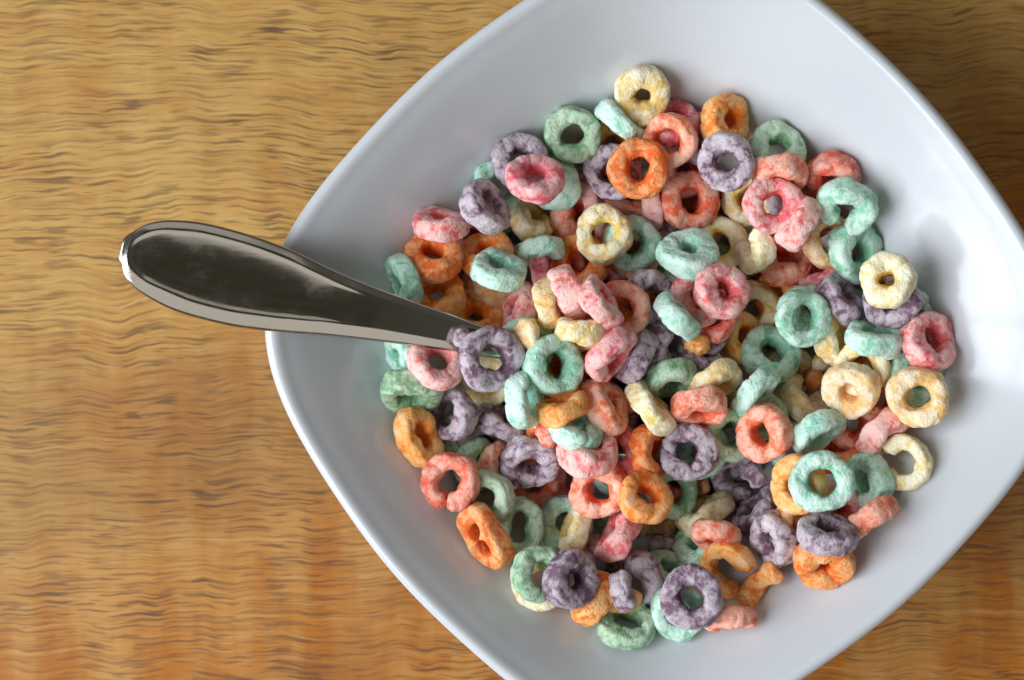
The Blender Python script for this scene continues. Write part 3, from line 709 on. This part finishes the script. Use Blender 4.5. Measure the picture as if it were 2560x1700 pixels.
# level, colour, photo x, photo y, direction the face leans (deg), lean (deg), diameter (px), form, label
RINGS = [
# --- along the top edge
(4.0,'yellow',1607,238,270,18,141,'t:1.12','pale yellow ring highest up the bowl wall at the top of the heap'),
(3.0,'mint',1553,303,52,58,136,'o','tilted mint ring tucked under the topmost pale yellow ring'),
(2.5,'sage',1435,338,270,12,139,'t:1.08','sage green ring with a narrow cracked hole against the upper bowl wall'),
(1.6,'purple',1296,392,60,24,142,'o','grey purple ring leaning on the bowl wall with a pink ring over its lower part'),
(3.2,'pink',1336,450,88,36,142,'o','clean pink ring lying over a grey purple ring beside a mint ring'),
(2.2,'mint',1398,463,175,46,140,'o','mint ring tipped on edge behind the clean pink ring'),
(2.4,'purple',1530,425,180,22,142,'o','lilac ring mostly covered by a flat bright orange ring'),
(3.6,'orange',1599,421,200,6,150,'o','bright orange ring lying flat over a lilac ring and showing its round hole'),
(2.6,'coral',1678,352,200,24,136,'o','coral ring with a small dark hole between two orange rings'),
(1.6,'pink',1684,310,90,35,132,'o','pink ring peeping out above the coral ring with a small dark hole'),
(0.6,'orange',1520,352,0,20,136,'o','orange ring showing as a sliver between the sage ring and the lilac ring'),
(1.5,'pink',1486,486,22,62,138,'o','rosy ring standing on edge below the sage ring and mint ring'),
(0.9,'coral',1440,538,0,30,136,'o','dusky red ring buried behind the pale yellow and mint pair'),
(1.0,'coral',1562,502,80,35,136,'o','red ring under the lilac ring and the flat bright orange ring'),
(1.8,'pink',1626,512,5,66,138,'o','pink ring standing upright just below the flat bright orange ring'),
(2.7,'coral',1730,501,0,16,146,'t:1.08','big orange red ring with a deep hole below the whitish lilac ring'),
(0.9,'pink',1712,425,0,20,136,'o','pink ring hidden between the coral ring and the big orange red ring'),
(0.8,'coral',1790,522,0,20,136,'o','dark red ring showing past the edge of the big orange red ring'),
(3.3,'purple',1818,401,200,20,140,'r:1.35','whitish lilac ring with cracked glaze and a tiny dark hole'),
(2.3,'orange',1815,302,10,34,138,'o','light orange ring propped at the top edge with the bowl showing through its hole'),
(1.1,'purple',1752,322,0,20,134,'o','purple ring wedged between the coral ring and the light orange ring'),
(1.4,'sage',1948,380,70,24,138,'o','sage ring against the white wall behind the peach orange ring'),
(2.2,'coral',1948,420,272,48,136,'o','peach orange ring with a green glimpse in its hole, below a sage ring'),
(2.3,'coral',2080,447,238,34,134,'o','salmon ring by the bowl wall just above the curled mint ring'),
(3.5,'pink',1934,513,0,6,143,'r:1.2','rose pink ring lying flat with a red hole and frosted crumbs'),
(1.4,'yellow',1868,500,180,18,138,'o','cream ring mostly hidden by the flat rose pink ring'),
(3.2,'mint',2118,524,245,36,146,'c:255:34','curled mint ring with a notch, touching another mint ring at the bowl wall'),
(2.8,'mint',2144,624,350,25,144,'o','tall mint ring at the bowl wall with an orange glimpse in its hole'),
(1.6,'peach',2068,602,0,22,140,'o','orange ring half covered by the tall mint ring at the wall'),
(1.6,'pink',1990,552,145,60,138,'o','pink ring on edge below the flat rose pink ring'),
(0.6,'pink',2024,530,0,20,136,'o','dim pink ring deep behind the salmon ring and flat rose ring'),
(0.5,'purple',2010,474,0,20,134,'o','dim purple ring behind the salmon ring and the peach orange ring'),
# --- right of centre, upper
(1.5,'yellow',1803,604,180,14,138,'o','straw yellow ring tucked behind the flat mint ring and big orange red ring'),
(2.0,'yellow',1882,618,200,48,140,'c:120:130','broken straw yellow ring standing on edge next to the straw yellow ring'),
(3.0,'coral',1971,658,80,30,141,'o','coral pink ring frosted with sugar grains, above an orange ring'),
(1.3,'pink',2058,682,120,58,136,'o','dull pink ring on edge between the frosted coral pink ring and dark purple ring'),
(2.2,'purple',2100,750,42,44,134,'o','dark plum ring tipped up, its hollow facing the bowl wall'),
(3.7,'yellow',2219,702,160,16,134,'t:1.14','pale lemon ring on top of a lilac ring near the bowl wall'),
(2.6,'purple',2238,756,200,22,138,'o','speckled lilac ring under the pale lemon ring'),
(1.2,'mint',2276,792,0,20,136,'o','mint ring squeezed between the speckled lilac ring and the white wall'),
(3.5,'pink',2316,849,28,30,147,'t:1.06','baby pink ring with a bright red hollow, farthest toward the bowl wall'),
(2.6,'mint',2193,857,82,56,142,'o','mint ring on its side next to the baby pink ring'),
(3.8,'mint',2011,798,8,18,138,'o','upper ring of a stacked pair of mint rings'),
(3.1,'mint',2027,778,20,18,138,'o','lower ring of the stacked pair of mint rings'),
(3.0,'mint',1925,886,70,26,150,'o','wide mint ring touching the stacked pair of mint rings'),
(1.6,'yellow',1896,778,190,20,140,'o','straw yellow ring between the round pink ring and stacked mint pair'),
(1.2,'orange',1950,742,180,36,136,'o','orange ring beneath the frosted coral pink ring'),
(2.2,'orange',1846,846,10,36,138,'o','orange ring standing against the wide mint ring'),
(1.2,'yellow',2084,846,20,36,136,'o','olive yellow ring showing below the stacked mint pair'),
(0.9,'yellow',2130,822,0,20,132,'o','dim yellow ring between the olive yellow ring and the sideways mint ring'),
(2.2,'yellow',2046,892,60,40,130,'f:320:120','broken bit of yellow ring below the stacked mint pair'),
(2.9,'orange',2026,944,60,40,120,'f:0:75','orange nugget resting in the broken cream ring'),
(3.0,'cream',2128,972,228,26,140,'t:1.06','cream ring with a golden hollow in front of a yellow ring'),
(2.0,'yellow',2152,914,200,20,136,'o','yellow ring behind the cream ring with a golden hollow'),
(3.4,'cream',2294,991,200,12,147,'t:1.1','cream peach ring lying flat beside the bowl wall'),
(1.6,'mint',2282,942,0,18,142,'o','sage mint ring mostly hidden beneath the flat cream peach ring and baby pink ring'),
(0.4,'coral',2212,918,0,20,132,'o','dim red ring in the gap between yellow ring and sideways mint ring'),
(1.9,'cream',2004,1000,48,44,140,'c:60:60','broken cream ring holding an orange nugget in its hollow'),
(2.1,'mint',1896,984,318,58,138,'o','mint ring on edge directly above the coral ring with an orange hollow'),
(3.1,'coral',1904,1077,190,27,142,'o','coral ring with an orange hollow and a green glimpse inside'),
(2.8,'mint',2048,1078,302,48,144,'o','lumpy mint ring leaning over below the broken cream ring'),
(2.6,'pink',2204,1076,318,54,142,'r:1.15','frosted pink ring on edge beside the flat cream peach ring'),
(0.9,'coral',2200,1002,0,20,134,'o','orange red ring deep between the cream ring and cream peach ring'),
(2.9,'yellow',2263,1157,180,24,136,'c:172:50','pale yellow ring split open on one side, leaning on the bowl wall'),
(3.7,'mint',2057,1206,100,6,149,'o','flat mint ring with orange seen through its round hole'),
(2.5,'mint',2160,1196,182,40,140,'o','mint ring next to the flat mint ring, its green hollow showing'),
(1.0,'orange',2118,1132,100,40,132,'o','orange ring showing in the gap above the flat mint ring'),
(0.9,'mint',1986,1122,0,18,136,'o','dim mint ring under the lumpy leaning mint ring'),
(1.8,'orange',1998,1216,182,30,142,'o','orange ring under the flat mint ring'),
(2.3,'coral',2186,1294,300,58,140,'c:300:150','broken coral wedge lying out on the white wall below the mint rings'),
(1.0,'pink',2106,1272,0,24,132,'o','pink ring showing between flat mint ring and lilac ring below it'),
(0.9,'yellow',2056,1296,0,20,134,'o','yellow ring peeking out between the flat mint ring and the lilac ring below it'),
(3.2,'purple',2067,1338,82,46,142,'o','lilac ring lying across an orange ring near the lower wall'),
(2.2,'orange',2064,1408,262,30,144,'t:1.25','pitted orange ring under the lilac ring near the lower wall'),
(2.2,'purple',1947,1350,195,46,140,'r:1.2','rugged purple ring on edge with a dark hollow, above the open orange ring'),
(3.0,'purple',1894,1276,135,62,146,'r:1.5','craggy purple ring on edge with a ragged tip'),
(2.4,'purple',1842,1190,200,26,142,'c:350:90','broken purple ring curling open above the craggy purple ring'),
(2.9,'purple',1884,1190,40,50,120,'f:40:80','broken purple bit closing the gap of the broken purple ring'),
(0.9,'peach',1988,1302,0,20,134,'o','peach ring hidden below the orange ring under the flat mint ring'),
# --- centre
(3.0,'purple',1721,1130,120,8,143,'r:1.5','dark purple wrinkled ring lying flat in the middle of the heap'),
(2.8,'coral',1752,1021,270,44,140,'o','salmon ring with a red hollow above the dark wrinkled purple ring'),
(2.9,'yellow',1621,1021,40,62,146,'r:1.2','pale yellow ring on edge between two coral rings'),
(2.8,'coral',1506,1018,25,48,146,'o','pitted coral pink ring with a deep hollow above the clean pink oval ring'),
(2.2,'yellow',1786,952,300,50,140,'o','olive yellow ring tipped up behind the salmon ring with a red hollow'),
(1.0,'sage',1674,950,280,48,136,'o','dusky green ring down in the gap above the salmon ring'),
(1.8,'purple',1738,896,60,48,136,'c:60:150','broken purple crescent under an orange nugget'),
(2.7,'orange',1743,864,80,30,130,'f:80:65','orange nugget lying on the broken purple crescent'),
(2.0,'mint',1697,790,45,64,136,'o','mint ring on edge below the pair of pink rings'),
(0.8,'purple',1654,840,0,40,136,'o','dark purple ring in the shade below the mint ring on edge'),
(3.5,'pink',1805,730,30,22,134,'t:1.12','round pink ring with a deep red hole over a broken pink ring'),
(2.5,'pink',1732,746,200,26,136,'c:60:70','broken pink ring half under the round pink ring with a deep red hole'),
(3.2,'mint',1721,641,88,38,148,'t:1.1','flat wide mint ring with a tiny hole below the big orange red ring'),
(3.5,'yellow',1509,586,135,10,142,'r:1.25','crumbly pale yellow ring lying flat on a mint ring'),
(2.7,'mint',1577,606,330,14,142,'o','mint ring beneath the crumbly pale yellow ring'),
(1.6,'peach',1588,634,330,14,138,'o','peach ring at the bottom of the yellow and mint stack'),
(0.6,'sage',1640,700,80,30,136,'o','shaded green ring in the dark gap under the flat wide mint ring'),
(1.5,'coral',1556,782,180,16,140,'o','smooth red ring lying flat in shade behind the jagged pink ring'),
(2.2,'pink',1498,758,35,58,142,'r:1.5','jagged pink ring on edge in front of a smooth red ring'),
(2.2,'pink',1420,745,20,66,138,'o','smooth pink ring on edge between the peach ring and the jagged pink ring'),
(1.6,'yellow',1455,846,265,62,136,'o','yellow ring on edge lying level beside the mint ring with an orange hollow'),
(2.6,'pink',1524,880,318,54,146,'r:1.2','frosted salmon pink ring on edge above the pitted coral pink ring'),
(1.0,'purple',1592,892,150,54,138,'o','purple ring in shade behind the frosted salmon pink ring'),
(3.2,'mint',1386,904,10,24,142,'o','upright oval mint ring with orange in its hole'),
(2.2,'orange',1384,950,60,38,132,'o','orange ring sticking out below the upright oval mint ring'),
(1.2,'orange',1450,652,180,16,142,'o','shaded orange ring below the crumbly pale yellow ring'),
(0.7,'pink',1498,692,0,20,134,'o','dim red ring between the shaded orange ring and smooth red ring'),
# --- left, by the spoon
(2.6,'mint',1352,636,275,56,138,'c:300:150','broken mint arch above a pink stub'),
(1.2,'pink',1344,684,5,68,120,'o','small pink stub in the gap below the broken mint arch'),
(2.9,'mint',1246,677,75,40,132,'o','mint ring resting on a peach ring above the spoon'),
(2.1,'peach',1216,738,62,52,138,'o','peach ring under the mint ring just above the spoon'),
(2.2,'pink',1304,768,155,54,136,'o','pitted pink ring arching up next to the peach ring above the spoon'),
(1.8,'peach',1372,772,8,66,128,'o','peach ring on edge between two pink rings'),
(2.9,'peach',1322,838,350,40,124,'f:180:95','peach chunk between the spoon end and the oval mint ring'),
(3.8,'purple',1232,902,15,20,154,'t:1.05','large dusty purple ring lying over the end of the spoon handle'),
(3.2,'purple',1170,850,170,30,110,'f:170:60','small purple crumb stuck to the spoon handle'),
(2.8,'yellow',1220,948,250,16,138,'o','cream ring under the large dusty purple ring'),
(2.2,'pink',1086,908,62,26,138,'o:under','pink ring partly under the spoon handle on the lower side'),
(1.6,'mint',1006,886,200,48,132,'o:under','mint ring poking out beneath the spoon handle at the bowl wall'),
(1.8,'sage',1025,979,270,46,156,'o','broad sage ring resting against the shaded bowl wall below the spoon'),
(2.0,'orange',1050,1090,15,38,138,'p:120:0.22','pinched orange ring against the shaded wall above a coral ring'),
(1.0,'purple',1124,1036,180,28,142,'o','dark purple ring in shadow next to the pinched orange ring'),
(1.4,'purple',1251,1062,60,56,134,'o','dull purple ring on edge in the dark gap below the cream ring'),
(0.4,'purple',1190,1104,0,20,134,'o','nearly black purple ring deep in the gap beneath the dull purple rings'),
(0.8,'purple',1250,1002,40,30,134,'o','purple ring under the cream ring and large dusty purple ring'),
(2.3,'mint',1320,994,5,44,136,'o','mint ring on edge below the upright oval mint ring'),
(1.8,'orange',1408,1022,110,56,130,'o','orange ring on edge between the mint ring and the pitted coral pink ring'),
(2.2,'coral',1366,1078,30,50,126,'f:30:80','coral pink fragment above the lilac ring with a sugary rim'),
(1.5,'mint',1432,1062,60,40,130,'o','mint ring half hidden above the clean pink oval ring'),
(0.9,'purple',1326,1072,0,40,130,'o','faint lilac ring behind the coral pink fragment'),
(3.0,'purple',1326,1150,270,30,146,'r:1.25','lilac ring with a sugary rim lying over a red ring'),
(3.1,'pink',1466,1130,90,45,148,'o','clean pink oval ring with a red hollow in the lower middle'),
(1.8,'coral',1329,1216,88,16,136,'o','red ring under the lilac ring with a sugary rim'),
(1.0,'coral',1243,1170,30,40,130,'o','small red glimpse of a ring beside the lilac ring with a sugary rim'),
(0.9,'sage',1196,1166,30,34,136,'o','shaded green ring behind the coral ring with a cracked edge'),
(3.0,'coral',1122,1206,180,15,144,'c:262:10','coral ring with a crack through its lower edge by the shaded wall'),
(1.0,'sage',1214,1242,200,20,134,'o','dim green ring between the cracked coral ring and the squeezed orange ring'),
(0.3,'sage',1136,1112,0,20,134,'o','very dark green ring below the dark purple ring by the wall'),
(2.6,'orange',1215,1341,205,36,148,'p:125:0.42','squeezed orange ring shaped like a peanut at the lower wall'),
(1.9,'sage',1289,1322,20,12,140,'p:80:0.15','sage ring with a folded hole next to the squeezed orange ring'),
(1.9,'mint',1402,1318,0,22,140,'o','green ring behind the cream ring on edge'),
(2.6,'yellow',1442,1316,160,62,130,'o','cream ring on edge leaning over a green ring'),
(2.9,'mint',1505,1306,40,40,110,'f:40:70','square mint chunk beside the cream ring on edge'),
(2.4,'pink',1539,1342,145,64,138,'o','rosy pink ring on edge next to the square mint chunk'),
(2.9,'coral',1498,1228,200,22,142,'o','coral orange ring with a wide hole above the square mint chunk'),
(1.0,'pink',1424,1202,0,24,132,'o','pink ring in the gap between the red ring and coral orange ring'),
(1.9,'orange',1624,1134,2,46,138,'o','orange ring on edge beside the dark wrinkled purple ring'),
(3.1,'orange',1615,1236,62,30,134,'o','bright orange ring with a big hollow in the lower middle'),
(2.2,'yellow',1634,1336,80,50,130,'f:100:170','broken half of a cream ring below the bright orange ring with big hollow'),
(1.4,'purple',1662,1364,60,40,120,'f:300:110','purple splinter under the broken half of a cream ring'),
(2.9,'yellow',1764,1285,120,64,146,'r:1.3','knobbly pale yellow ring on edge below the dark wrinkled purple ring'),
(0.8,'sage',1682,1230,0,20,136,'o','dim green ring beside the bright orange ring with a big hollow'),
(1.8,'coral',1744,1214,20,30,110,'f:20:60','small red chunk below the dark wrinkled purple ring'),
(0.7,'coral',1688,1196,0,20,134,'o','dim red ring under the edge of the dark wrinkled purple ring'),
(0.7,'sage',1816,1084,0,20,136,'o','dim green ring between the dark wrinkled purple ring and orange hollowed coral ring'),
(2.2,'coral',1788,1344,260,50,118,'t:1.1','stubby red ring above the open orange ring'),
(1.6,'mint',1742,1372,120,44,130,'o','mint ring partly hidden by the stubby red ring'),
(2.4,'orange',1824,1428,205,28,146,'c:330:70','open orange ring broken on one side near the lower wall'),
(2.8,'orange',1892,1464,135,64,130,'c:315:170','orange crescent lying against the open orange ring'),
(3.6,'purple',1730,1493,160,12,152,'t:1.12','large smooth lilac ring with a golden glimpse in its hole'),
(1.4,'mint',1674,1424,60,40,126,'r:1.4','crumbly mint ring behind the large smooth lilac ring'),
(2.0,'mint',1696,1540,270,18,140,'o','mint ring beneath the large smooth lilac ring at the lower edge'),
(1.9,'coral',1824,1548,270,50,132,'f:90:170','broken red piece at the lower edge by the large smooth lilac ring'),
(1.9,'sage',1570,1560,88,38,144,'r:1.2','lumpy sage ring at the very bottom of the heap'),
(2.6,'orange',1556,1512,90,40,126,'f:270:130','orange crescent lying on the lumpy sage ring'),
(2.9,'purple',1562,1476,20,50,130,'f:200:120','thick purple piece above the orange crescent'),
(2.2,'purple',1600,1440,200,40,138,'c:200:120','curved purple piece behind the thick purple piece'),
(3.2,'purple',1424,1450,10,26,140,'o','purple ring with a dark hollow lying over a sage ring'),
(2.4,'sage',1350,1434,5,22,136,'o','sage ring partly under the purple ring with a dark hollow'),
(1.4,'yellow',1346,1468,220,16,138,'o','yellow ring at the bottom edge beneath a sage ring'),
(1.9,'orange',1478,1498,150,50,132,'o','orange ring on edge below the purple ring with a dark hollow'),
(0.8,'purple',1508,1418,0,30,134,'o','very dark purple ring in the shadow below the rosy pink ring'),
# --- upper left
(2.4,'pink',1100,560,85,52,136,'o','pink ring tipped on its side against the shaded wall at upper left'),
(2.4,'purple',1212,518,32,42,138,'o','deep purple ring with a dark hollow beside a cream ring'),
(2.5,'yellow',1320,548,42,46,136,'r:1.25','cream ring with a golden hollow between the purple ring and mint arch'),
(2.0,'orange',1076,642,88,28,142,'o','orange ring below the pink ring at the shaded wall'),
(1.8,'orange',1206,634,110,30,134,'o','bumpy orange ring partly under the mint ring above the spoon'),
(1.6,'orange',1090,738,100,28,136,'o:under','orange ring partly covered by the upper edge of the spoon handle'),
(1.0,'orange',1188,796,90,30,134,'o:under','orange ring just behind the spoon neck'),
(1.4,'mint',1010,700,200,56,130,'o:under','small bit of mint ring at the shaded wall above the spoon'),
(0.8,'pink',1178,586,0,28,132,'o','dim pink ring between two orange rings at upper left'),
(0.5,'sage',1276,598,0,20,134,'o','dark green ring in the gap between the cream ring and the mint arch'),
(0.4,'sage',1172,754,0,20,134,'o:under','dim green ring under the peach ring above the spoon'),
(0.4,'purple',1620,768,0,20,134,'o','very dark purple ring beside the smooth red ring'),
(0.4,'sage',2166,788,0,20,134,'o','dark green ring in the gap below the speckled lilac ring'),
(0.9,'yellow',1972,926,0,20,132,'o','small yellow glimpse of a ring under the wide mint ring'),
(0.5,'mint',1240,462,0,20,132,'o','dim mint ring behind the deep purple ring at the wall'),
(0.4,'purple',1690,588,0,20,134,'o','dark maroon ring in the gap above the flat wide mint ring'),
(0.4,'coral',2132,1072,0,20,134,'o','dim red ring between the lumpy mint ring and frosted pink ring'),
]

for lv, color, px, py, az, ti, D, kind, label in sorted(RINGS, key=lambda r: r[0]):
    kw = {}
    name, cat = 'cereal_ring', 'cereal ring'
    k = kind.split(':')
    if k[0] == 'c':                         # broken ring: gap direction (photo azimuth), gap width
        g, w = math.radians(float(k[1]) - az), math.radians(float(k[2]))
        kw['arc'] = (g + math.pi, 2 * math.pi - w)
    elif k[0] == 'f':                       # crumb: a short length of ring, kept side, span
        g, w = math.radians(float(k[1]) - az), math.radians(float(k[2]))
        kw['arc'] = (g, w)
        kw['rough'] = 1.25
        name, cat = 'cereal_fragment', 'cereal fragment'
    elif k[0] == 'p':                       # squeezed ring: long axis, squeeze
        kw['oval'], kw['oph'] = float(k[2]) * .5, math.radians(float(k[1]) - az)
        kw['pinch'] = float(k[2])
    elif k[0] == 'r':                       # rough
        kw['rough'] = float(k[1])
    elif k[0] == 't':                       # fat ring: thickness, hole size
        kw['thick'] = float(k[1])
    if ti >= 40: ti = min(ti + 18, 86)
    elif ti >= 25: ti += 9
    if kind == 'o:under': kw['under'] = True          # lies beneath the spoon handle
    place(name, color, px, py, az, ti, D, label, cat, 'cereal heaped in the bowl', **kw)

bpy.context.view_layer.update()
